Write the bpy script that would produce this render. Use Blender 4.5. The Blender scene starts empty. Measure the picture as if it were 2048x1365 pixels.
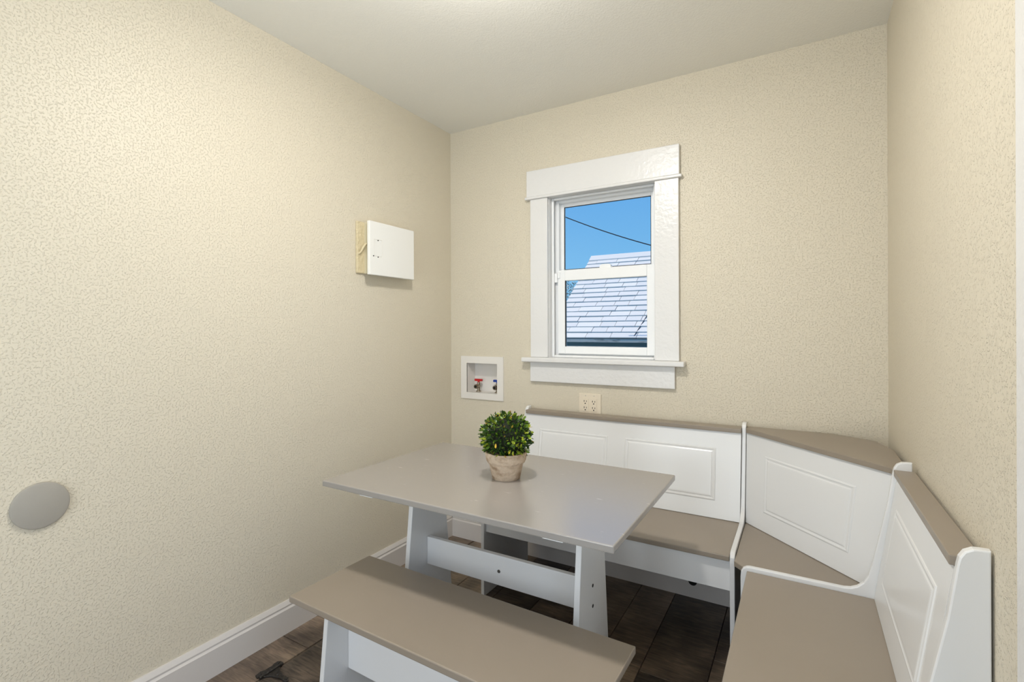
import bpy, bmesh, math, random
from mathutils import Matrix, Vector
random.seed(7)
S = bpy.context.scene
COL = S.collection

# ------------------------------------------------------------------ camera
YAW, ROLL = 0.5296, -0.0034
cam_d = bpy.data.cameras.new('camera')
cam_d.sensor_width = 36.0
cam_d.lens = 989.67 / 2048 * 36.0
cam_d.shift_y = -(682.5 - 659.24) / 2048
cam_d.clip_start = 0.02
cam = bpy.data.objects.new('camera', cam_d)
COL.objects.link(cam)
CAM = Vector((1.8461, -2.4176, 1.2461))
cam.matrix_world = Matrix.Translation(CAM) @ Matrix.Rotation(YAW, 4, 'Z') @ Matrix.Rotation(math.pi / 2, 4, 'X') @ Matrix.Rotation(ROLL, 4, 'Z')
S.camera = cam

def ray(px, py):
    fw = Vector((-math.sin(YAW), math.cos(YAW), 0)); r0 = Vector((math.cos(YAW), math.sin(YAW), 0)); u0 = Vector((0, 0, 1))
    r = r0 * math.cos(ROLL) + u0 * math.sin(ROLL); u = u0 * math.cos(ROLL) - r0 * math.sin(ROLL)
    return fw + r * ((px - 1024) / 989.67) + u * ((659.24 - py) / 989.67)

# ------------------------------------------------------------------ world, sun, exposure
W = bpy.data.worlds.new('sky'); S.world = W; W.use_nodes = True
wn = W.node_tree.nodes; wl = W.node_tree.links; wn.clear()
wo = wn.new('ShaderNodeOutputWorld'); wb = wn.new('ShaderNodeBackground'); wb.inputs['Strength'].default_value = 1.0
tc = wn.new('ShaderNodeTexCoord'); sx = wn.new('ShaderNodeSeparateXYZ'); rp = wn.new('ShaderNodeValToRGB')
rp.color_ramp.elements[0].position = 0.02; rp.color_ramp.elements[0].color = (0.26, 0.60, 0.90, 1)
rp.color_ramp.elements[1].position = 0.45; rp.color_ramp.elements[1].color = (0.05, 0.29, 0.78, 1)
wl.new(tc.outputs['Generated'], sx.inputs[0]); wl.new(sx.outputs['Z'], rp.inputs[0]); wl.new(rp.outputs[0], wb.inputs['Color']); wl.new(wb.outputs[0], wo.inputs[0])

sun_d = bpy.data.lights.new('sun', 'SUN'); sun_d.energy = 4.6; sun_d.angle = 0.01; sun_d.color = (1, 0.87, 0.70)
sun = bpy.data.objects.new('sun', sun_d); COL.objects.link(sun)
sun.rotation_euler = Vector((0.6, 0.12, -0.8)).to_track_quat('-Z', 'Y').to_euler()

vs = S.view_settings
S.display_settings.display_device = 'sRGB'
vs.view_transform = 'Standard'; vs.look = 'None'; vs.gamma = 1.0; vs.use_curve_mapping = False
vs.exposure = 0.0
LAMP_W, GLOW_W = 13.5, 16.0
# added fill light, outside the invented glazed double door behind the viewer
rear_d = bpy.data.lights.new('rear_fill', 'AREA'); rear_d.shape = 'RECTANGLE'; rear_d.size = 1.70; rear_d.size_y = 2.0; rear_d.energy = 43.0; rear_d.color = (0.99, 0.985, 0.97)
rear = bpy.data.objects.new('rear_fill', rear_d); COL.objects.link(rear)
rear.location = (1.07, -3.72, 1.05); rear.rotation_euler = (math.pi / 2, 0, 0)
# added fill light from the side, outside the invented right wall door
side_d = bpy.data.lights.new('side_fill', 'AREA'); side_d.shape = 'RECTANGLE'; side_d.size = 0.62; side_d.size_y = 1.85; side_d.energy = 6.0; side_d.color = (0.99, 0.985, 0.97)
side = bpy.data.objects.new('side_fill', side_d); COL.objects.link(side)
side.location = (2.26, -1.911, 1.05); side.rotation_euler = (math.pi / 2, 0, math.pi / 2)

# ------------------------------------------------------------------ materials
def lin(r, g, b):
    f = lambda c: (c / 255 / 12.92) if c <= 10 else ((c / 255 + 0.055) / 1.055) ** 2.4
    return (f(r), f(g), f(b), 1)

def mat(name, col, rough=0.5, metal=0.0, spec=0.5, bump=None, vary=None, coat=0.0, emit=None):
    m = bpy.data.materials.new(name); m.use_nodes = True
    n = m.node_tree.nodes; l = m.node_tree.links; b = n['Principled BSDF']
    b.inputs['Base Color'].default_value = col; b.inputs['Roughness'].default_value = rough
    b.inputs['Metallic'].default_value = metal; b.inputs['Specular IOR Level'].default_value = spec
    b.inputs['Coat Weight'].default_value = coat; b.inputs['Coat Roughness'].default_value = 0.25
    if emit:
        b.inputs['Emission Color'].default_value = emit[0]; b.inputs['Emission Strength'].default_value = emit[1]
    t = n.new('ShaderNodeTexCoord')
    if vary:      # (scale xyz, colour 2, low, high)
        mp = n.new('ShaderNodeMapping'); mp.inputs['Scale'].default_value = vary[0]; l.new(t.outputs['Object'], mp.inputs[0])
        nz = n.new('ShaderNodeTexNoise'); nz.inputs['Scale'].default_value = 1.0; nz.inputs['Detail'].default_value = 5; l.new(mp.outputs[0], nz.inputs['Vector'])
        r = n.new('ShaderNodeValToRGB'); r.color_ramp.elements[0].position = vary[2]; r.color_ramp.elements[1].position = vary[3]
        r.color_ramp.elements[0].color = col; r.color_ramp.elements[1].color = vary[1]
        l.new(nz.outputs['Fac'], r.inputs[0]); l.new(r.outputs[0], b.inputs['Base Color'])
    if bump:      # list of (scale, strength, distance, lo, hi)
        prev = None
        for (sc, st, di, lo, hi) in bump:
            nz = n.new('ShaderNodeTexNoise'); nz.inputs['Scale'].default_value = sc; nz.inputs['Detail'].default_value = 3
            nz.inputs['Distortion'].default_value = 0.15
            l.new(t.outputs['Object'], nz.inputs['Vector'])
            r = n.new('ShaderNodeValToRGB'); r.color_ramp.elements[0].position = lo; r.color_ramp.elements[1].position = hi
            l.new(nz.outputs['Fac'], r.inputs[0])
            bp = n.new('ShaderNodeBump'); bp.inputs['Strength'].default_value = st; bp.inputs['Distance'].default_value = di
            l.new(r.outputs[0], bp.inputs['Height'])
            if prev: l.new(prev.outputs[0], bp.inputs['Normal'])
            prev = bp
        l.new(prev.outputs[0], b.inputs['Normal'])
    return m

M = {}
M['wall'] = mat('beige_wall_paint', lin(215, 206, 187), 0.5, bump=[(170, 0.58, 0.0027, 0.54, 0.65), (12, 0.10, 0.006, 0.3, 0.7)])
M['ceiling'] = mat('ceiling_paint', lin(235, 233, 226), 0.6, bump=[(140, 0.22, 0.002, 0.45, 0.6)])
M['trim'] = mat('white_trim_paint', lin(222, 221, 220), 0.3, bump=[(45, 0.22, 0.003, 0.35, 0.65)])
M['base'] = mat('white_baseboard_paint', lin(206, 201, 197), 0.35, bump=[(25, 0.06, 0.003, 0.3, 0.7)])
M['vinyl'] = mat('white_vinyl', lin(238, 239, 240), 0.35)
M['white'] = mat('white_satin_board', lin(222, 222, 222), 0.24)
M['taupe'] = mat('taupe_board', lin(145, 134, 121), 0.36, vary=((3, 3, 3), lin(142, 131, 117), 0.35, 0.7))
M['gasket'] = mat('black_gasket', lin(25, 28, 32), 0.6)
M['dark'] = mat('dark_hole', lin(14, 13, 12), 0.8)
M['bevel_white'] = mat('white_plastic', lin(228, 224, 218), 0.35)
M['plate'] = mat('almond_plastic', lin(226, 214, 194), 0.35)
M['grey_cap'] = mat('grey_plastic', lin(160, 155, 146), 0.5, bump=[(300, 0.1, 0.001, 0.4, 0.6)])
M['panel_white'] = mat('white_metal_cover', lin(236, 235, 231), 0.4)
M['panel_beige'] = mat('beige_painted_metal', lin(208, 199, 172), 0.45)
M['board_beige'] = mat('beige_painted_wood', lin(210, 196, 162), 0.5, bump=[(60, 0.5, 0.004, 0.4, 0.6)])
M['red'] = mat('red_handle', lin(190, 20, 25), 0.35)
M['blue'] = mat('blue_handle', lin(25, 60, 150), 0.35)
M['chrome'] = mat('dull_brass', lin(150, 138, 120), 0.3, metal=1.0)
M['iron'] = mat('black_iron', lin(30, 26, 23), 0.45, bump=[(120, 0.4, 0.003, 0.4, 0.6)])
M['steel'] = mat('steel_screw', lin(150, 148, 145), 0.3, metal=1.0)
M['slab'] = mat('dark_subfloor', lin(28, 22, 18), 0.8)
M['pot'] = mat('weathered_pot', lin(198, 178, 156), 0.85, vary=((28, 28, 40), lin(146, 120, 94), 0.46, 0.74), bump=[(90, 0.4, 0.003, 0.4, 0.6)])
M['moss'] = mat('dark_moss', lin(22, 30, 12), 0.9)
M['leaf_a'] = mat('leaf_dark_green', lin(38, 66, 18), 0.4)
M['leaf_b'] = mat('leaf_mid_green', lin(88, 118, 24), 0.4)
M['leaf_c'] = mat('leaf_yellow_green', lin(150, 164, 42), 0.4)
M['leaf_d'] = mat('leaf_ochre', lin(200, 165, 62), 0.45)
M['shingle'] = mat('pale_shingle', lin(216, 214, 211), 0.9, bump=[(70, 0.3, 0.004, 0.4, 0.6)])
M['shingle2'] = mat('pale_shingle_two', lin(212, 211, 209), 0.9, bump=[(70, 0.3, 0.004, 0.4, 0.6)])
M['shingle3'] = mat('pale_shingle_three', lin(220, 218, 214), 0.9, bump=[(70, 0.3, 0.004, 0.4, 0.6)])
M['deck'] = mat('dark_roof_felt', lin(70, 80, 92), 0.9)
M['fascia'] = mat('weathered_fascia', lin(196, 192, 186), 0.8, vary=((6, 20, 30), lin(120, 114, 108), 0.5, 0.75))
M['teal'] = mat('teal_siding', lin(88, 122, 136), 0.7)
M['ground'] = mat('dry_ground', lin(140, 130, 112), 0.9, vary=((0.8, 0.8, 0.8), lin(110, 112, 80), 0.4, 0.65))
M['cable'] = mat('black_cable', lin(28, 36, 46), 0.6)
M['bark'] = mat('grey_bark', lin(98, 88, 78), 0.9)
M['far_leaf'] = mat('grey_green_leaf', lin(168, 172, 168), 0.7)
M['lamp'] = mat('lamp_glass', lin(250, 246, 238), 0.4, emit=((1, 0.95, 0.86, 1), 2.0))

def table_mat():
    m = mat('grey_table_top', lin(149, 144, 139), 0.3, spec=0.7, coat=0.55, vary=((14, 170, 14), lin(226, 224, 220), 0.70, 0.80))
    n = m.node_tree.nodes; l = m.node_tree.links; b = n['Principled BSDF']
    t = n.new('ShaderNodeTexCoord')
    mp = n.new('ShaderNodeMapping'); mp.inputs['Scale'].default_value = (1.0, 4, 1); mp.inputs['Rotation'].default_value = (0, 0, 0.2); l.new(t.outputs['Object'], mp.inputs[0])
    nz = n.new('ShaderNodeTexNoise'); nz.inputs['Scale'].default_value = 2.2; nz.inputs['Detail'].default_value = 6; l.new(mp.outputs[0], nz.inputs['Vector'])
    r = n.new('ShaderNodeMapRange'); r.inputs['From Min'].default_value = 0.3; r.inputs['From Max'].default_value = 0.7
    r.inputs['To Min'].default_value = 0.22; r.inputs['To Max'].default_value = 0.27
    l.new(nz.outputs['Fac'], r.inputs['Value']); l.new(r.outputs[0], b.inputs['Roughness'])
    return m
M['table'] = table_mat()

def plank_mat():
    m = bpy.data.materials.new('weathered_plank'); m.use_nodes = True
    n = m.node_tree.nodes; l = m.node_tree.links; b = n['Principled BSDF']
    t = n.new('ShaderNodeTexCoord'); oi = n.new('ShaderNodeObjectInfo')
    add = n.new('ShaderNodeVectorMath'); add.operation = 'MULTIPLY_ADD'
    cmb = n.new('ShaderNodeCombineXYZ'); 
    for k in range(3): l.new(oi.outputs['Random'], cmb.inputs[k])
    l.new(cmb.outputs[0], add.inputs[0]); add.inputs[1].default_value = (9, 17, 5); l.new(t.outputs['Object'], add.inputs[2])
    mp = n.new('ShaderNodeMapping'); mp.inputs['Scale'].default_value = (14, 120, 6); l.new(add.outputs[0], mp.inputs[0])
    n1 = n.new('ShaderNodeTexNoise'); n1.inputs['Scale'].default_value = 1.0; n1.inputs['Detail'].default_value = 6; n1.inputs['Distortion'].default_value = 0.8; l.new(mp.outputs[0], n1.inputs['Vector'])
    n2 = n.new('ShaderNodeTexNoise'); n2.inputs['Scale'].default_value = 5.0; n2.inputs['Detail'].default_value = 4; l.new(add.outputs[0], n2.inputs['Vector'])
    mx = n.new('ShaderNodeMath'); mx.operation = 'MULTIPLY_ADD'; l.new(n1.outputs['Fac'], mx.inputs[0]); mx.inputs[1].default_value = 0.42
    mm = n.new('ShaderNodeMath'); mm.operation = 'MULTIPLY_ADD'; l.new(n2.outputs['Fac'], mm.inputs[0]); mm.inputs[1].default_value = 0.65; 
    mo = n.new('ShaderNodeMath'); mo.operation = 'MULTIPLY_ADD'; l.new(oi.outputs['Random'], mo.inputs[0]); mo.inputs[1].default_value = 0.16; mo.inputs[2].default_value = -0.16
    l.new(mo.outputs[0], mm.inputs[2]); l.new(mm.outputs[0], mx.inputs[2])
    r = n.new('ShaderNodeValToRGB'); e = r.color_ramp.elements
    e[0].position = 0.30; e[0].color = lin(54, 47, 42); e[1].position = 0.80; e[1].color = lin(180, 158, 134)
    k = e.new(0.5); k.color = lin(110, 95, 82)
    l.new(mx.outputs[0], r.inputs[0]); l.new(r.outputs[0], b.inputs['Base Color'])
    b.inputs['Roughness'].default_value = 0.45
    bp = n.new('ShaderNodeBump'); bp.inputs['Strength'].default_value = 0.25; bp.inputs['Distance'].default_value = 0.002; l.new(n1.outputs['Fac'], bp.inputs['Height']); l.new(bp.outputs[0], b.inputs['Normal'])
    return m
M['plank'] = plank_mat()

def glass_mat():
    m = bpy.data.materials.new('window_glass'); m.use_nodes = True
    n = m.node_tree.nodes; l = m.node_tree.links; n.clear()
    o = n.new('ShaderNodeOutputMaterial'); mx = n.new('ShaderNodeMixShader'); fr = n.new('ShaderNodeFresnel'); fr.inputs['IOR'].default_value = 1.2
    tr = n.new('ShaderNodeBsdfTransparent'); tr.inputs['Color'].default_value = (0.97, 0.985, 0.99, 1); gl = n.new('ShaderNodeBsdfGlossy'); gl.inputs['Roughness'].default_value = 0.02
    l.new(fr.outputs[0], mx.inputs[0]); l.new(tr.outputs[0], mx.inputs[1]); l.new(gl.outputs[0], mx.inputs[2]); l.new(mx.outputs[0], o.inputs[0])
    return m
M['glass'] = glass_mat()

# ------------------------------------------------------------------ mesh helpers
class MB:
    def __init__(s): s.bm = bmesh.new()
    def box(s, x0, x1, y0, y1, z0, z1, bev=0.0, seg=2):
        g = bmesh.ops.create_cube(s.bm, size=1.0, matrix=Matrix.Translation(((x0 + x1) / 2, (y0 + y1) / 2, (z0 + z1) / 2)) @ Matrix.Diagonal((abs(x1 - x0), abs(y1 - y0), abs(z1 - z0), 1)))
        if bev:
            es = list({e for v in g['verts'] for e in v.link_edges})
            bmesh.ops.bevel(s.bm, geom=es, offset=bev, segments=seg, profile=0.5, affect='EDGES')
        return s
    def prism(s, pts, axis, a, b, bev=0.0, seg=2):
        """pts: outline in the two other axes (order x,y,z minus axis), extruded along axis from a to b"""
        def P(u, v, w): return {'x': (w, u, v), 'y': (u, w, v), 'z': (u, v, w)}[axis]
        A = [s.bm.verts.new(P(u, v, a)) for u, v in pts]; B = [s.bm.verts.new(P(u, v, b)) for u, v in pts]
        n = len(pts); fs = [s.bm.faces.new(A), s.bm.faces.new(B[::-1])]
        caps = list(fs)
        for i in range(n): fs.append(s.bm.faces.new((A[i], B[i], B[(i + 1) % n], A[(i + 1) % n])))
        bmesh.ops.recalc_face_normals(s.bm, faces=fs)
        if bev:
            es = list({e for f in caps for e in f.edges})
            bmesh.ops.bevel(s.bm, geom=es, offset=bev, segments=seg, profile=0.5, affect='EDGES')
        return s
    def hexa(s, P):
        """8 corners: bottom four (ccw), top four"""
        v = [s.bm.verts.new(p) for p in P]; fs = []
        for q in ((3, 2, 1, 0), (4, 5, 6, 7), (0, 1, 5, 4), (1, 2, 6, 5), (2, 3, 7, 6), (3, 0, 4, 7)): fs.append(s.bm.faces.new([v[i] for i in q]))
        bmesh.ops.recalc_face_normals(s.bm, faces=fs); return s
    def lathe(s, prof, seg=32, c=(0, 0, 0), axis='z', close=True):
        def P(r, h, t):
            a, b = r * math.cos(t), r * math.sin(t)
            p = {'z': (a, b, h), 'x': (h, a, b), 'y': (a, h, b)}[axis]
            return (p[0] + c[0], p[1] + c[1], p[2] + c[2])
        rings = [[s.bm.verts.new(P(r, h, 2 * math.pi * i / seg)) for i in range(seg)] for r, h in prof]
        fs = []
        for A, B in zip(rings, rings[1:]):
            for i in range(seg): fs.append(s.bm.faces.new((A[i], A[(i + 1) % seg], B[(i + 1) % seg], B[i])))
        if close:
            fs.append(s.bm.faces.new(rings[0][::-1])); fs.append(s.bm.faces.new(rings[-1]))
        bmesh.ops.recalc_face_normals(s.bm, faces=fs); return s
    def tube(s, pts, r, seg=8):
        pts = [Vector(p) for p in pts]; rings = []
        for i, p in enumerate(pts):
            d = (pts[min(i + 1, len(pts) - 1)] - pts[max(i - 1, 0)]).normalized()
            q = d.to_track_quat('Z', 'Y'); rings.append([s.bm.verts.new(p + q @ Vector((r * math.cos(2 * math.pi * k / seg), r * math.sin(2 * math.pi * k / seg), 0))) for k in range(seg)])
        fs = []
        for A, B in zip(rings, rings[1:]):
            for k in range(seg): fs.append(s.bm.faces.new((A[k], A[(k + 1) % seg], B[(k + 1) % seg], B[k])))
        fs.append(s.bm.faces.new(rings[0][::-1])); fs.append(s.bm.faces.new(rings[-1]))
        bmesh.ops.recalc_face_normals(s.bm, faces=fs); return s
    def quadstrip_wall(s, us, vs, holes, plane, a, b):
        """solid slab in plane 'y' (u=x,v=z, from y=a to b) with rectangular holes"""
        cells = set()
        for i in range(len(us) - 1):
            for j in range(len(vs) - 1):
                cu, cv = (us[i] + us[i + 1]) / 2, (vs[j] + vs[j + 1]) / 2
                if not any(h[0] < cu < h[1] and h[2] < cv < h[3] for h in holes): cells.add((i, j))
        V = {}
        def vert(i, j, w):
            k = (i, j, w)
            if k not in V: V[k] = s.bm.verts.new((us[i], w, vs[j]))
            return V[k]
        fs = []
        for (i, j) in cells:
            for w in (a, b): fs.append(s.bm.faces.new([vert(i, j, w), vert(i + 1, j, w), vert(i + 1, j + 1, w), vert(i, j + 1, w)]))
            for (di, dj, p, q) in ((-1, 0, (i, j), (i, j + 1)), (1, 0, (i + 1, j), (i + 1, j + 1)), (0, -1, (i, j), (i + 1, j)), (0, 1, (i, j + 1), (i + 1, j + 1))):
                if (i + di, j + dj) not in cells: fs.append(s.bm.faces.new([vert(*p, a), vert(*q, a), vert(*q, b), vert(*p, b)]))
        bmesh.ops.recalc_face_normals(s.bm, faces=fs); return s
    def build(s, name, m, parent=None, smooth=False):
        me = bpy.data.meshes.new(name); s.bm.to_mesh(me); s.bm.free()
        me.materials.append(M[m] if isinstance(m, str) else m)
        if smooth:
            for p in me.polygons: p.use_smooth = True
            try: me.set_sharp_from_angle(angle=math.radians(40))
            except Exception: pass
        return link(name, me, parent)

def link(name, me, parent=None):
    o = bpy.data.objects.new(name, me); COL.objects.link(o)
    if parent:
        o.parent = parent
        o.matrix_parent_inverse = Matrix.Identity(4) if parent.get('local') else world_of(parent).inverted()
    return o

def world_of(o):
    m = o.matrix_basis.copy()
    if o.parent: m = world_of(o.parent) @ o.matrix_parent_inverse @ m
    return m

def tag(o, label, cat=None, group=None, kind=None):
    o['label'] = label
    if cat: o['category'] = cat
    if group: o['group'] = group
    if kind: o['kind'] = kind
    return o

def thing(name, loc, label, cat, group=None, kind=None):
    o = bpy.data.objects.new(name, None); COL.objects.link(o); o.location = loc; o.empty_display_size = 0.1
    return tag(o, label, cat, group, kind)

def B(x0, x1, y0, y1, z0, z1, bev=0.0, seg=2): return MB().box(x0, x1, y0, y1, z0, z1, bev, seg)

RW, H, YF = 2.1385, 2.44, -3.6      # right wall x, ceiling height, front wall y

# ------------------------------------------------------------------ room shell
floor = tag(B(-0.15, RW + 0.15, YF - 0.15, 0.14, -0.14, -0.012).build('floor', 'slab'), 'dark weathered wood plank floor', 'floor', kind='structure')
seams = [0.0, 0.172, 0.395, 0.600, 0.800, 0.993, 1.172, 1.330, 1.556, 1.755, 1.95, RW]
joints = [[-1.15, -2.3], [-0.72, -1.9], [-0.28, -1.5, -2.6], [-0.95, -2.2], [-0.40, -1.6, -2.8], [-1.0, -2.15], [-0.60, -1.75, -3.0], [-0.63, -1.8, -2.9], [-0.433, -1.4, -2.55], [-0.9, -2.1], [-0.5, -1.7, -2.9]]
for i in range(11):
    ys = [0.0] + joints[i] + [YF]
    for a, b in zip(ys, ys[1:]):
        g = 0.0012
        x0 = seams[i] + g + (0.010 if i == 1 else 0); x1 = seams[i + 1] - g
        me = MB().box(-(x1 - x0) / 2, (x1 - x0) / 2, -(a - b) / 2 + g, (a - b) / 2 - g, -0.012, 0.0, 0.0015, 1).build('plank', 'plank', floor)
        me.location = ((x0 + x1) / 2, (a + b) / 2, 0)
        me.matrix_parent_inverse = Matrix.Identity(4)
B(0.1732, 0.1805, YF, -0.0, -0.012, -0.004).build('hatch_edge_strip', 'bark', floor)

tag(B(-0.15, 0, YF - 0.15, 0.14, -0.14, H + 0.12).build('wall_left', 'wall'), 'beige textured wall on the left with the electrical panel', 'wall', kind='structure')
wr = MB().quadstrip_wall([YF - 0.15, -2.31, -1.512, 0.14], [-0.14, 0.0, 2.06, H], [(-2.31, -1.512, 0.0, 2.06)], 'y', RW, RW + 0.15)
for v in wr.bm.verts: v.co = (v.co.y, v.co.x, v.co.z)
bmesh.ops.recalc_face_normals(wr.bm, faces=wr.bm.faces[:])
tag(wr.build('wall_right', 'wall'), 'beige textured wall behind the short bench', 'wall', kind='structure')
tag(MB().quadstrip_wall([0.0, 0.2, 1.94, RW], [-0.14, 0.02, 2.18, H], [(0.2, 1.94, 0.02, 2.18)], 'y', YF - 0.15, YF).build('wall_front', 'wall'), 'beige textured wall behind the viewer', 'wall', kind='structure')
tag(B(-0.15, RW + 0.15, YF - 0.15, 0.14, H, H + 0.15).build('ceiling', 'ceiling'), 'off-white lightly textured ceiling', 'ceiling', kind='structure')
WX0, WX1, WZ0, WZ1 = 0.655, 1.245, 1.072, 1.972
NX0, NX1, NZ0, NZ1 = 0.118, 0.338, 0.869, 1.050
tag(MB().quadstrip_wall([0.0, NX0, NX1, WX0, WX1, RW], [-0.14, NZ0, NZ1, WZ0, WZ1, H], [(WX0, WX1, WZ0, WZ1), (NX0, NX1, NZ0, NZ1)], 'y', 0.0, 0.14).build('wall_back', 'wall'),
    'beige textured wall with the window', 'wall', kind='structure')

# baseboards: flat board plus a moulded cap
def base_profile(t=0.02): return [(0, 0), (t, 0), (t, 0.098), (t - 0.003, 0.101), (t - 0.006, 0.105), (t - 0.005, 0.112), (t - 0.010, 0.121), (t - 0.014, 0.127), (0, 0.127)]
tag(MB().prism(base_profile(), 'y', YF, 0.0).build('baseboard_left', 'base'), 'white moulded baseboard along the left wall', 'baseboard', kind='structure')
tag(MB().prism([(-u, v) for u, v in base_profile()], 'x', 0.02, RW - 0.02).build('baseboard_back', 'base'), 'white moulded baseboard under the window wall bench', 'baseboard', kind='structure')
tag(MB().prism([(RW - u, v) for u, v in base_profile()], 'y', -1.42, 0.0).build('baseboard_right', 'base'), 'white moulded baseboard along the right wall', 'baseboard', kind='structure')

# door casing at the right frame edge, then glazed doors added for the fill lights
tr = thing('trim_1', (RW, -1.42, 0), 'white painted door casing at the right edge', 'door casing', kind='structure')
B(RW - 0.022, RW, -1.512, -1.42, 0, 2.06, 0.002).build('side_casing', 'trim', tr)
B(RW - 0.022, RW, -2.40, -2.31, 0, 2.06, 0.002).build('side_casing', 'trim', tr)
B(RW - 0.024, RW, -2.42, -1.40, 2.06, 2.17, 0.002).build('head_casing', 'trim', tr)
dr = thing('added_door_1', (RW, -1.911, 0), 'white framed glazed door beside the viewer, added for fill light', 'door', kind='structure')  # unseen; glazing invented so the side fill can shine in
m_ = MB()
for a in ((-2.31, -2.22, 0.008, 2.06), (-1.602, -1.512, 0.008, 2.06), (-2.22, -1.602, 0.008, 0.14), (-2.22, -1.602, 1.96, 2.06)): m_.box(RW + 0.03, RW + 0.07, a[0], a[1], a[2], a[3])
lf = m_.build('door_leaf', 'trim', dr)
B(RW + 0.048, RW + 0.052, -2.22, -1.602, 0.14, 1.96).build('pane', 'glass', lf)
gd = thing('added_door_2', (1.07, YF, 0), 'white framed glazed double door behind the viewer, added for fill light', 'door', kind='structure')  # unseen door pair, put in as an opening for the rear fill
for x0, x1 in ((0.2, 1.07), (1.07, 1.94)):
    m_ = MB()
    for a in ((x0, x0 + 0.08, 0.02, 2.18), (x1 - 0.08, x1, 0.02, 2.18), (x0 + 0.08, x1 - 0.08, 0.02, 0.16), (x0 + 0.08, x1 - 0.08, 2.08, 2.18)): m_.box(a[0], a[1], YF - 0.09, YF - 0.045, a[2], a[3])
    lf = m_.build('door_leaf', 'trim', gd)
    B(x0 + 0.08, x1 - 0.08, YF - 0.07, YF - 0.066, 0.16, 2.08).build('pane', 'glass', lf)

# ------------------------------------------------------------------ window
win = thing('window_1', (0.95, 0, 1.093), 'white single-hung window with wide casing and sill', 'window', kind='structure')
T = -0.02
B(0.539, 1.354, -0.024, 0, 1.972, 2.115, 0.003).build('head_casing', 'trim', win)
B(0.530, 1.366, -0.030, 0, 1.957, 1.972, 0.005).build('head_bead', 'trim', win)
B(0.560, 0.664, T, 0, 1.093, 1.957, 0.003).build('side_casing', 'trim', win)
B(1.237, 1.350, T, 0, 1.093, 1.957, 0.003).build('side_casing', 'trim', win)
B(0.517, 1.378, -0.052, 0.065, 1.068, 1.093, 0.006, 3).build('sill', 'trim', win)
B(0.557, 1.330, T, 0, 0.961, 1.068, 0.003).build('apron', 'trim', win)
jb = MB()
for a in ((0.655, 0.667, 0, 0.14, 1.093, 1.972), (1.233, 1.245, 0, 0.14, 1.093, 1.972), (0.667, 1.233, 0, 0.14, 1.960, 1.972), (0.655, 1.245, 0.065, 0.14, 1.072, 1.093)): jb.box(*a)
jb.build('jamb', 'trim', win)
def ring(x0, x1, z0, z1, w, y0, y1, wb=None, wt=None, bev=0.003):
    m = MB(); wb = wb or w; wt = wt or w
    m.box(x0, x0 + w, y0, y1, z0, z1, bev); m.box(x1 - w, x1, y0, y1, z0, z1, bev)
    m.box(x0 + w, x1 - w, y0, y1, z0, z0 + wb, bev); m.box(x0 + w, x1 - w, y0, y1, z1 - wt, z1, bev)
    return m
ring(0.667, 1.233, 1.093, 1.960, 0.012, 0.028, 0.045, bev=0.004).build('stop_bead', 'vinyl', win)
ring(0.667, 1.233, 1.093, 1.960, 0.026, 0.066, 0.135, 0.02, 0.022).build('frame', 'vinyl', win)
us = ring(0.690, 1.210, 1.545, 1.942, 0.020, 0.098, 0.122, 0.03, 0.02).build('upper_sash', 'vinyl', win)
B(0.709, 1.191, 0.108, 0.112, 1.573, 1.924).build('pane', 'glass', us)
ring(0.7095, 1.1905, 1.5745, 1.9225, 0.0035, 0.1015, 0.1075, bev=0).build('gasket', 'gasket', us)
ls = ring(0.692, 1.222, 1.112, 1.568, 0.042, 0.052, 0.080, 0.040, 0.058).build('lower_sash', 'vinyl', win)
B(0.733, 1.181, 0.064, 0.068, 1.151, 1.519).build('pane', 'glass', ls)
B(0.7335, 0.7385, 0.056, 0.0635, 1.152, 1.518).build('gasket', 'gasket', ls)
B(0.735, 1.18, 0.064, 0.080, 1.150, 1.154).build('gasket', 'vinyl', ls)
# sash lock on the meeting rail and tilt latch at the left jamb
lk = MB(); lk.prism([(-0.032, 0), (0.032, 0), (0.030, 0.014), (0.018, 0.021), (-0.018, 0.021), (-0.030, 0.014)], 'y', 0.056, 0.082, 0.002)
for v in lk.bm.verts: v.co.x += 0.962; v.co.z += 1.566
lk.build('sash_lock', 'vinyl', ls)
B(0.668, 0.692, 0.044, 0.068, 1.502, 1.552, 0.002).build('tilt_latch', 'vinyl', win)
B(0.694, 0.708, 0.044, 0.054, 1.524, 1.556, 0.002).build('tilt_latch', 'vinyl', win)

# ------------------------------------------------------------------ electrical panel
ep = thing('electrical_panel', (0, -0.55, 1.5), 'white metal electrical panel cover on the left wall', 'electrical panel')
B(0, 0.012, -0.748, -0.700, 1.520, 1.770, 0.003).build('backing_board', 'board_beige', ep)
B(0, 0.046, -0.702, -0.42, 1.519, 1.768, 0.002).build('box_body', 'panel_beige', ep)
cv = B(0.046, 0.064, -0.718, -0.404, 1.512, 1.772, 0.003).build('cover', 'panel_white', ep)
ln_ = MB()
for a in ((-0.690, -0.6885, 1.604, 1.686), (-0.640, -0.6385, 1.604, 1.686), (-0.690, -0.6385, 1.604, 1.6055), (-0.690, -0.6385, 1.6845, 1.686)): ln_.box(0.0642, 0.065, *a)
ln_.build('access_flap_rim', 'bevel_white', cv)
for y, z in ((-0.694, 1.604), (-0.664, 1.601), (-0.664, 1.682)): MB().lathe([(0.003, 0.064), (0.003, 0.0655)], 10, (0, y, z), 'x').build('screw', 'dark', cv)
MB().tube([(0.030, -0.702, 1.660), (0.034, -0.712, 1.662), (0.030, -0.722, 1.650), (0.024, -0.730, 1.630), (0.022, -0.736, 1.618), (0.012, -0.738, 1.612)], 0.005).build('wire_loop', 'board_beige', ep, True)

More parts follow.
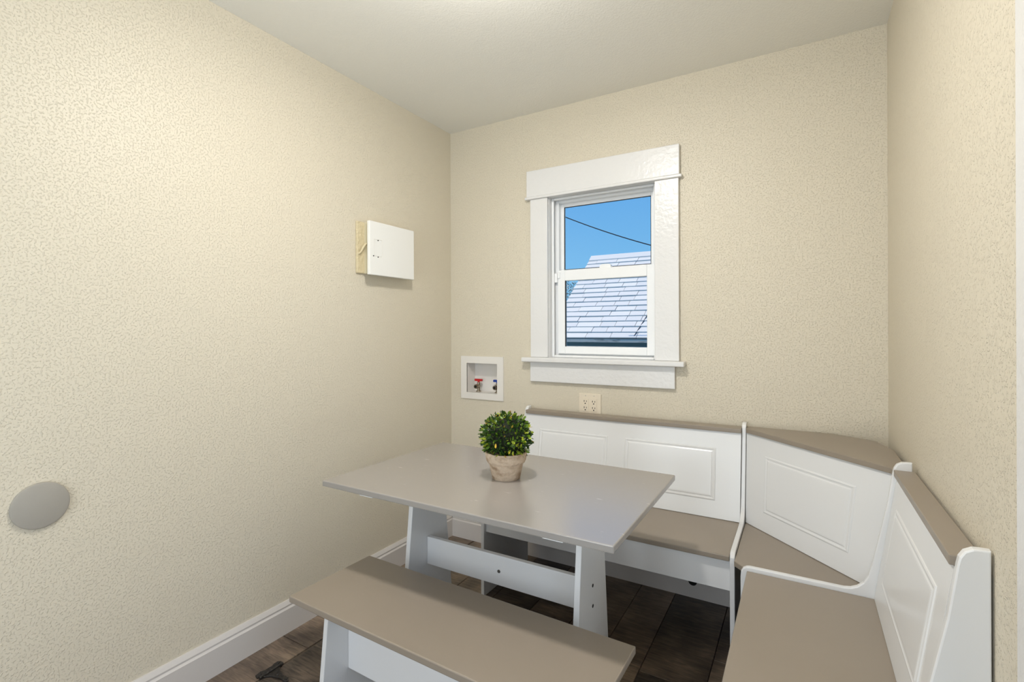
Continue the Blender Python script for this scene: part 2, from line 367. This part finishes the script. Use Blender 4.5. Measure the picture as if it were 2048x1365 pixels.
# ------------------------------------------------------------------ washer outlet box
wb_ = thing('washer_outlet_box', (0.228, 0, 0.836), 'white recessed washer outlet box with red and blue valves', 'outlet box')
fr = MB()
for a in ((0.080, 0.121, 0.836, 1.088), (0.335, 0.376, 0.836, 1.088), (0.121, 0.335, 0.836, 0.874), (0.121, 0.335, 1.047, 1.088)): fr.box(a[0], a[1], -0.008, 0.0, a[2], a[3])
fr.build('face_frame', 'bevel_white', wb_)
nb = MB()
for a in ((0.1185, 0.121, -0.006, 0.082, 0.8705, 1.0495), (0.335, 0.3375, -0.006, 0.082, 0.8705, 1.0495), (0.121, 0.335, -0.006, 0.082, 0.8705, 0.874), (0.121, 0.335, -0.006, 0.082, 1.047, 1.0495), (0.1185, 0.3375, 0.080, 0.083, 0.8705, 1.0495)): nb.box(*a)
nb.build('recess', 'bevel_white', wb_)
for x, hm, nm in ((0.171, 'red', 'hot'), (0.304, 'blue', 'cold')):
    v = MB(); v.lathe([(0.016, 0.874), (0.016, 0.879), (0.009, 0.880), (0.009, 0.930)], 16, (x, 0.045, 0))
    v.lathe([(0.013, 0.012), (0.014, 0.020), (0.011, 0.022), (0.011, 0.048)], 18, (x, 0, 0.906), 'y')
    vo = v.build('valve', 'chrome', wb_, True)
    MB().lathe([(0.0085, 0.0105), (0.0085, 0.012)], 16, (x, 0, 0.906), 'y').build('valve_mouth', 'dark', vo)
    h = MB(); h.lathe([(0.007, 0.925), (0.007, 0.938)], 12, (x, 0.045, 0)); h.box(x - 0.026, x + 0.026, 0.037, 0.053, 0.936, 0.950, 0.003)
    h.build('handle', hm, vo)

# ------------------------------------------------------------------ wall outlet
ol = thing('wall_outlet', (0.899, 0, 0.795), 'almond double outlet plate under the window', 'outlet')
B(0.8385, 0.9595, -0.006, 0, 0.794, 0.912, 0.003).build('plate', 'plate', ol)
for cx_ in (0.876, 0.922):
    rc = B(cx_ - 0.0165, cx_ + 0.0165, -0.0085, -0.004, 0.820, 0.886, 0.001).build('receptacle', 'plate', ol)
    for cz in (0.869, 0.836):
        s_ = MB(); s_.box(cx_ - 0.0085, cx_ - 0.0055, -0.0092, -0.008, cz - 0.001, cz + 0.008); s_.box(cx_ + 0.0045, cx_ + 0.007, -0.0092, -0.008, cz - 0.001, cz + 0.007)
        s_.lathe([(0.0032, -0.0092), (0.0032, -0.008)], 10, (cx_ - 0.001, 0, cz - 0.0085), 'y')
        s_.build('slots', 'dark', rc)
    for cz in (0.807, 0.900): MB().lathe([(0.002, -0.0066), (0.002, -0.0055)], 8, (cx_, 0, cz), 'y').build('screw', 'steel', ol)

# ------------------------------------------------------------------ round wall cap
tag(MB().lathe([(0.064, 0.0), (0.064, 0.006), (0.0625, 0.0085), (0.058, 0.010)], 64, (0, -1.889, 0.757), 'x').build('round_cover_plate', 'grey_cap', smooth=True),
    'round grey cover plate on the left wall near the floor', 'cover plate')

# ------------------------------------------------------------------ corner bench
nook = thing('corner_bench', (1.1, -0.3, 0), 'white L-shaped corner bench with taupe seats and panelled backs', 'corner bench')
ZS = 0.430
# side panel profile: distance from the back (d), height (z)
def side_profile(top, depth, notch=True):
    p = [(depth, 0.0), (depth, 0.405)]
    for a in (20, 45, 70, 90): p.append((depth - 0.028 + 0.028 * math.cos(math.radians(a)), 0.415 + 0.028 * math.sin(math.radians(a))))
    p += [(0.168, 0.4435), (0.150, 0.447), (0.134, 0.455), (0.118, 0.470), (0.107, 0.493), (0.098, 0.525), (0.088, 0.574), (0.060, 0.715), (0.046, top - 0.035), (0.043, top - 0.020), (0.036, top - 0.008), (0.024, top - 0.001), (0.012, top), (0.0, top), (0.0, 0.16)]
    if notch: p += [(0.012, 0.158), (0.03, 0.148), (0.042, 0.12), (0.045, 0.09), (0.045, 0.0)]
    else: p += [(0.0, 0.0)]
    return p
YB = -0.022          # back plane of the long side
XB = RW - 0.014      # back plane of the short side
DL, DR = 0.475, 0.460
def panel_x(x0, x1, top): MB().prism([(YB - d, z) for d, z in side_profile(top, DL)], 'x', x0, x1, 0.003).build('side_panel', 'white', nook)
def panel_y(y0, y1, top): MB().prism([(XB - d, z) for d, z in side_profile(top, DR)], 'y', y0, y1, 0.003).build('side_panel', 'white', nook)
panel_x(0.549, 0.566, 0.829); panel_x(1.621, 1.638, 0.836)
panel_y(-0.580, -0.563, 0.850); 
MB().prism([(RW - 0.004 - d, z) for d, z in side_profile(0.850, DR + 0.01)], 'y', -1.237, -1.219, 0.003).build('side_panel', 'white', nook)
# seats
B(0.567, 1.620, -0.497, -0.10, ZS - 0.020, ZS, 0.003).build('seat', 'taupe', nook)
B(1.684, 2.06, -1.2185, -0.581, ZS - 0.020, ZS, 0.003).build('seat', 'taupe', nook)
MB().prism([(1.639, -0.06), (1.639, -0.525), (1.676, -0.562), (2.08, -0.562), (2.08, -0.40), (1.80, -0.06)], 'z', ZS - 0.020, ZS, 0.003).build('seat', 'taupe', nook)
# aprons under the seats
B(0.567, 1.620, -0.480, -0.464, 0.298, ZS - 0.020, 0.001).build('apron', 'white', nook)
B(1.700, 1.716, -1.2185, -0.581, 0.298, ZS - 0.020, 0.001).build('apron', 'white', nook)
# tilted backs.  frame: origin at the seat line, s along, t up the slope
def back(A, Bp, At, Bt, z0, z1, panels, th=0.014):
    """A,B: seat-level front corners (x,y); At,Bt: top front corners"""
    A = Vector((A[0], A[1], z0)); Bp = Vector((Bp[0], Bp[1], z0)); At = Vector((At[0], At[1], z1)); Bt = Vector((Bt[0], Bt[1], z1))
    n = (Bp - A).cross(At - A).normalized()
    if n.dot(CAM - A) < 0: n = -n
    m = MB(); m.hexa([A, Bp, Bp - n * th, A - n * th, At, Bt, Bt - n * th, At - n * th]); o = m.build('backrest', 'white', nook)
    def P(s, t, k): return A.lerp(Bp, s).lerp(At.lerp(Bt, s), t) + n * k
    L = (Bp - A).length; Hh = (At - A).length
    for (s0, s1, t0, t1) in panels:
        m = MB(); w = 0.016
        # moulded rectangle: bead ring around a field, profile offsets (inset, height)
        prof = [(-0.001, 0.0), (0.001, 0.0022), (0.005, 0.003), (0.009, 0.0016), (0.013, 0.0012), (0.017, 0.0030), (0.022, 0.0034)]
        loops = []
        for ins, hgt in prof:
            a, b = ins / L, ins / Hh
            loops.append([m.bm.verts.new(P(s, t, hgt)) for s, t in ((s0 + a, t0 + b), (s1 - a, t0 + b), (s1 - a, t1 - b), (s0 + a, t1 - b))])
        fs = []
        for X, Y in zip(loops, loops[1:]):
            for i in range(4): fs.append(m.bm.faces.new((X[i], X[(i + 1) % 4], Y[(i + 1) % 4], Y[i])))
        fs.append(m.bm.faces.new(loops[-1]))
        bmesh.ops.recalc_face_normals(m.bm, faces=fs)
        m.build('raised_panel', 'white', o)
back((0.567, -0.146), (1.620, -0.146), (0.567, -0.082), (1.620, -0.082), ZS + 0.002, 0.795, [(0.085, 0.435, 0.20, 0.80), (0.52, 0.905, 0.20, 0.80)])
back((1.640, -0.1285), (2.050, -0.5385), (1.640, -0.0645), (2.100, -0.5245), ZS + 0.002, 0.797, [(0.17, 0.80, 0.20, 0.80)])
back((2.032, -0.581), (2.032, -1.2185), (2.088, -0.581), (2.088, -1.2185), ZS + 0.002, 0.806, [(0.12, 0.88, 0.20, 0.80)])
# caps
B(0.567, 1.620, -0.092, YB, 0.796, 0.815, 0.002).build('back_cap', 'taupe', nook)
B(2.080, XB + 0.006, -1.2185, -0.581, 0.807, 0.826, 0.002).build('back_cap', 'taupe', nook)
MB().prism([(1.639, YB), (1.639, -0.076), (2.080, -0.517), (2.085, -0.562), (2.124, -0.562), (2.124, -0.24), (2.085, -0.10), (1.96, -0.03), (1.90, YB)], 'z', 0.798, 0.817, 0.002).build('back_cap', 'taupe', nook)
# dark half-round hole in the wall baseboard behind the bench
hb = MB().lathe([(0.019, -0.0215), (0.019, -0.0195)], 24, (1.407, 0, 0.076), 'y').build('pipe_hole', 'dark')
tag(hb, 'small dark round hole in the baseboard under the bench', 'hole')

# ------------------------------------------------------------------ table
tb = thing('dining_table', (0.925, -0.924, 0), 'white trestle table with grey rectangular top', 'table')
ZT = 0.720
TA = math.radians(0.7)
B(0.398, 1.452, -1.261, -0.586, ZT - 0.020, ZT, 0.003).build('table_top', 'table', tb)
def trestle(x0, x1, top, yc, wt, wbm, parent): 
    return MB().prism([(yc - wbm, 0), (yc + wbm, 0), (yc + wt, top), (yc - wt, top)], 'x', x0, x1, 0.0025).build('leg', 'white', parent)
trestle(0.581, 0.600, ZT - 0.033, -0.925, 0.086, 0.160, tb)
lr = trestle(1.251, 1.270, ZT - 0.033, -0.925, 0.086, 0.160, tb)
for x0 in (0.555, 1.246): B(x0, x0 + 0.060, -1.236, -0.63, ZT - 0.0335, ZT - 0.0205, 0.001).build('cleat', 'white', tb)
st = B(0.600, 1.251, -0.941, -0.922, 0.345, 0.450, 0.002).build('stretcher', 'white', tb)
for z in (0.43, 0.365): MB().lathe([(0.0055, 1.2695), (0.0055, 1.2712)], 14, (0, -0.931, z), 'x').build('screw_hole', 'dark', lr)
MB().lathe([(0.006, -0.9425), (0.006, -0.9405)], 14, (0.925, 0, 0.395), 'y').build('cam_screw', 'steel', st)

# ------------------------------------------------------------------ plain bench
bn = thing('dining_bench', (0.98, -1.307, 0), 'low backless bench with taupe top and white legs', 'bench')
bp_ = [B(0.489, 1.472, -1.467, -1.147, ZS - 0.020, ZS, 0.003).build('bench_top', 'taupe', bn)]
bp_.append(trestle(0.556, 0.574, ZS - 0.0205, -1.305, 0.080, 0.120, bn)); bp_.append(trestle(1.387, 1.405, ZS - 0.0205, -1.305, 0.080, 0.120, bn))
bp_.append(B(0.574, 1.387, -1.314, -1.296, 0.15, 0.36, 0.002).build('stretcher', 'white', bn))
bn.rotation_euler = (0, 0, math.radians(-1.5))

# ------------------------------------------------------------------ potted boxwood
PX, PY = 0.9400, -0.914
pl = thing('potted_boxwood', (PX, PY, ZT), 'small round boxwood ball in a weathered clay pot', 'potted plant')
MB().lathe([(0.0, ZT), (0.048, ZT), (0.050, ZT + 0.003), (0.0605, ZT + 0.053), (0.0620, ZT + 0.056), (0.0665, ZT + 0.058), (0.0705, ZT + 0.066), (0.0755, ZT + 0.092), (0.0745, ZT + 0.0945), (0.069, ZT + 0.0945), (0.066, ZT + 0.080), (0.0, ZT + 0.078)], 48, (PX, PY, 0), close=False).build('pot', 'pot', pl, True)
ZC = ZT + 0.146
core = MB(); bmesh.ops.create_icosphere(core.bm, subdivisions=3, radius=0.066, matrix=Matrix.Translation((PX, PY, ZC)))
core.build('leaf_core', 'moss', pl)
def leaf_mesh(name, m, L, w):
    bm = bmesh.new()
    P = [(0, 0, 0), (L * 0.35, w * 0.42, 0.0012), (L * 0.72, w * 0.46, 0.0018), (L, 0, 0.0006), (L * 0.72, -w * 0.46, 0.0018), (L * 0.35, -w * 0.42, 0.0012), (L * 0.5, 0, -0.0006)]
    v = [bm.verts.new(p) for p in P]
    for i in range(6): bm.faces.new((v[i], v[(i + 1) % 6], v[6]))
    me = bpy.data.meshes.new(name); bm.to_mesh(me); bm.free(); me.materials.append(M[m])
    for p in me.polygons: p.use_smooth = True
    return me
LM = [leaf_mesh('leaf_%d' % i, m, L, w) for i, (m, L, w) in enumerate((('leaf_a', .019, .010), ('leaf_b', .019, .0105), ('leaf_c', .018, .0095), ('leaf_d', .017, .0095)))]
leaves = []
N = 1050
for i in range(N):
    u = 1 - 2 * (i + 0.5) / N; ph = i * 2.39996 + random.uniform(-.2, .2); r_ = math.sqrt(1 - u * u)
    d = Vector((r_ * math.cos(ph), r_ * math.sin(ph), u))
    if d.z < -0.72: continue
    R_ = random.uniform(0.062, 0.086)
    pos = Vector((PX, PY, ZC)) + Vector((d.x * R_ * 1.03, d.y * R_ * 1.03, d.z * R_ * 0.94))
    dirv = (d + Vector((random.gauss(0, .5), random.gauss(0, .5), random.gauss(0, .5) + .15))).normalized()
    q = dirv.to_track_quat('X', 'Z') @ Matrix.Rotation(random.uniform(0, 6.28), 3, 'X').to_quaternion()
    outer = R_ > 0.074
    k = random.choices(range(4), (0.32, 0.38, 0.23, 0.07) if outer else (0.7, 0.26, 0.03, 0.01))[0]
    sc = random.uniform(0.75, 1.1)
    leaves.append((-(d.dot((CAM - pos).normalized())) - (R_ - 0.06) * 12, Matrix.Translation(pos) @ q.to_matrix().to_4x4() @ Matrix.Scale(sc, 4), k))
leaves.sort(key=lambda a: a[0])
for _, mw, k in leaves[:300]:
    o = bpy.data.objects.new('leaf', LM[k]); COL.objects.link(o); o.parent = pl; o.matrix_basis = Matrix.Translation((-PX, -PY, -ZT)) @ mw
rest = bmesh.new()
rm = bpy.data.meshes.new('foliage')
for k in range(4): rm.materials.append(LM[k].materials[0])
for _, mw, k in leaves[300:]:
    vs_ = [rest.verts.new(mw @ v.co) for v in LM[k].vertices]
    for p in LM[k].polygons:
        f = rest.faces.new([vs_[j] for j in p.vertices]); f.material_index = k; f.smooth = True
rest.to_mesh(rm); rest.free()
fo = link('foliage', rm, pl); fo['kind'] = 'stuff'

# ------------------------------------------------------------------ floor hinge
hg = thing('strap_hinge', (0.172, -1.31, 0), 'black iron strap hinge on the floor by the baseboard', 'hinge')
hp = MB().prism([(0.150, -1.352), (0.166, -1.356), (0.170, -1.345), (0.172, -1.30), (0.171, -1.262), (0.160, -1.256), (0.149, -1.262), (0.147, -1.275), (0.152, -1.288), (0.152, -1.318), (0.145, -1.330)], 'z', 0.0005, 0.006, 0.0015).build('fixed_leaf', 'iron', hg)
MB().tube([(0.176, -1.354, 0.006), (0.176, -1.262, 0.006)], 0.0055, 10).build('knuckle', 'iron', hg, True)
hs = MB().prism([(0.181, -1.340), (0.200, -1.325), (0.235, -1.315), (0.262, -1.318), (0.274, -1.308), (0.262, -1.298), (0.235, -1.300), (0.200, -1.290), (0.181, -1.276)], 'z', 0.0005, 0.006, 0.0015).build('strap', 'iron', hg)
for x, y, p in ((0.160, -1.340, hp), (0.160, -1.270, hp), (0.262, -1.308, hs), (0.215, -1.308, hs)): MB().lathe([(0.005, 0.006), (0.004, 0.0085), (0.001, 0.0095)], 10, (x, y, 0)).build('rivet', 'iron', p, True)

# ------------------------------------------------------------------ ceiling lamps (above the top of the frame)
def lamp(x, y, watt, glow, label):
    t = thing('ceiling_lamp', (x, y, H), label, 'lamp')
    MB().lathe([(0.075, H), (0.075, H - 0.02), (0.06, H - 0.03), (0.02, H - 0.035)], 32, (x, y, 0)).build('lamp_base', 'bevel_white', t, True)
    # frosted glass disc throwing light down, and the glow of its rim on walls and ceiling
    MB().lathe([(0.02, H - 0.035), (0.13, H - 0.05), (0.13, H - 0.062), (0.02, H - 0.07)], 32, (x, y, 0)).build('lamp_shade', 'lamp', t, True)
    ad = bpy.data.lights.new('lamp_disc', 'AREA'); ad.shape = 'DISK'; ad.size = 0.16; ad.energy = watt; ad.color = (1.0, 0.97, 0.92)
    ao = bpy.data.objects.new('lamp_disc', ad); COL.objects.link(ao); ao.location = (x, y, H - 0.075)
    ld = bpy.data.lights.new('bulb', 'POINT'); ld.energy = glow; ld.shadow_soft_size = 0.06; ld.color = (1.0, 0.97, 0.92)
    lo = bpy.data.objects.new('bulb', ld); COL.objects.link(lo); lo.location = (x, y, H - 0.15)
    return t
lamp(1.10, -1.35, LAMP_W, GLOW_W, 'ceiling lamp above the dining table')

# ------------------------------------------------------------------ outside: neighbour's shed, tree, wire
tag(B(-14, 16, 0.16, 40, -1.32, -1.22).build('ground', 'ground'), 'bare ground outside the window', 'ground', kind='structure')
XE, YE, ZE, YR, ZR, XRR = -1.69, 4.78, 1.115, 6.74, 2.66, 1.40
nh = thing('neighbour_house', (0, 6.7, -1.22), 'low teal house with pale shingle roof outside the window', 'house')
B(XE + 0.15, XRR, YE + 0.30, 2 * YR - YE - 0.3, -1.22, 1.09).build('wall', 'teal', nh)
MB().prism([(XE, 1.045), (XRR, 1.045), (XRR, 1.095), (XE, 1.095)], 'y', YE - 0.01, YE + 0.02).build('fascia', 'fascia', nh)
gab = MB().prism([(YE + 0.3, 1.02), (2 * YR - YE - 0.3, 1.02), (YR, ZR - 0.12)], 'x', XE + 0.15, XRR).build('gable', 'teal', nh)
rf = MB().prism([(YE, ZE - 0.02), (YR, ZR - 0.02), (2 * YR - YE, ZE - 0.02), (2 * YR - YE, ZE - 0.06), (YR, ZR - 0.07), (YE, ZE - 0.06)], 'x', XE, XRR).build('roof', 'deck', nh)
sl = math.atan2(ZR - ZE, YR - YE); SL = math.hypot(ZR - ZE, YR - YE); NC = 18; ex = SL / NC
SM = []
for m in ('shingle', 'shingle2', 'shingle3'):
    for w in (0.24, 0.32, 0.40):
        g = 0.004
        mb = MB().hexa([(g, 0, 0.0), (w - g, 0, 0.0), (w - g, ex * 1.12, -0.012), (g, ex * 1.12, -0.012), (g, 0.0, 0.020), (w - g, 0.0, 0.020), (w - g, ex * 1.12, 0.0), (g, ex * 1.12, 0.0)])
        me = bpy.data.meshes.new('shingle'); mb.bm.to_mesh(me); mb.bm.free(); me.materials.append(M[m]); SM.append((w, me))
rotm = Matrix.Rotation(sl, 4, 'X')
for c in range(NC):
    x = XE - 0.02 + (0.0 if c % 2 else -0.14)
    while x < XRR:
        w, me = random.choice(SM)
        o = bpy.data.objects.new('shingle', me); COL.objects.link(o); o.parent = rf; o.matrix_parent_inverse = Matrix.Identity(4)
        lift = 0.004 + random.uniform(0, 0.006)
        sx_ = 1.0
        if x < XE - 0.03: sx_ = (w - (XE - 0.02 - x)) / w; 
        xs = max(x, XE - 0.02)
        o.parent = rf
        o.matrix_parent_inverse = world_of(rf).inverted()
        o.matrix_basis = Matrix.Translation((xs, YE + (c * ex) * math.cos(sl) - lift * math.sin(sl), ZE - 0.015 + (c * ex) * math.sin(sl) + lift * math.cos(sl))) @ rotm @ Matrix.Diagonal((sx_, 1, 1, 1))
        x += w
MB().prism([(YR - 0.13, ZR - 0.085), (YR, ZR + 0.022), (YR + 0.13, ZR - 0.085), (YR + 0.13, ZR - 0.10), (YR, ZR + 0.006), (YR - 0.13, ZR - 0.10)], 'x', XE - 0.02, XRR).build('ridge_cap', 'shingle', rf)
# cable lying on the roof
def on_roof(px, py):
    d = ray(px, py); n = Vector((0, -math.sin(sl), math.cos(sl))); p0 = Vector((0, YE, ZE + 0.012))
    return CAM + d * ((p0 - CAM).dot(n) / d.dot(n))
a, b = on_roof(1268, 673), on_roof(1297, 627)
tag(MB().tube([a, a.lerp(b, .5), a.lerp(b, 1.6)], 0.006, 6).build('roof_cable', 'cable'), 'thin dark cable lying across the pale shingle roof', 'cable')
# overhead service wire
A_, C_, E_ = CAM + ray(1127, 433) * 7.6, CAM + ray(1215, 465) * 7.3, CAM + ray(1306, 492) * 7.0
pts = []
for k in range(-10, 31):
    t = k / 10; t2 = t * 0.5
    pts.append(A_ * (2 * (t2 - .5) * (t2 - 1)) + C_ * (-4 * t2 * (t2 - 1)) + E_ * (2 * t2 * (t2 - .5)))
tag(MB().tube(pts, 0.008, 6).build('overhead_wire', 'cable'), 'dark overhead wire sloping across the blue sky', 'wire')
# tree behind the house
tp = CAM + ray(1128, 600) * 13.5
tree = thing('leafy_tree', (tp.x, tp.y, -1.22), 'grey-green tree behind the shingle roof', 'tree')
MB().tube([(tp.x, tp.y, -1.22), (tp.x + .05, tp.y, 0.2), (tp.x - .03, tp.y, 1.2), (tp.x, tp.y, 1.9)], 0.09, 8).build('trunk', 'bark', tree)
tb_ = bmesh.new()
for i in range(2600):
    d = Vector((random.gauss(0, 1), random.gauss(0, 1), random.gauss(0, 1))).normalized() * random.uniform(.45, 1) ** .5
    p = Vector((tp.x + d.x * 1.0, tp.y + d.y * 1.0, 1.75 + d.z * 0.85)); q = Vector((random.gauss(0, 1), random.gauss(0, 1), random.gauss(0, 1))).normalized().to_track_quat('X', 'Z')
    v = [tb_.verts.new(p + q @ Vector(c)) for c in ((0, 0, 0), (.035, .02, .004), (.075, 0, 0), (.035, -.02, .004))]
    tb_.faces.new(v)
tm = bpy.data.meshes.new('foliage'); tb_.to_mesh(tm); tb_.free(); tm.materials.append(M['far_leaf'])
tf = link('foliage', tm, tree); tf['kind'] = 'stuff'
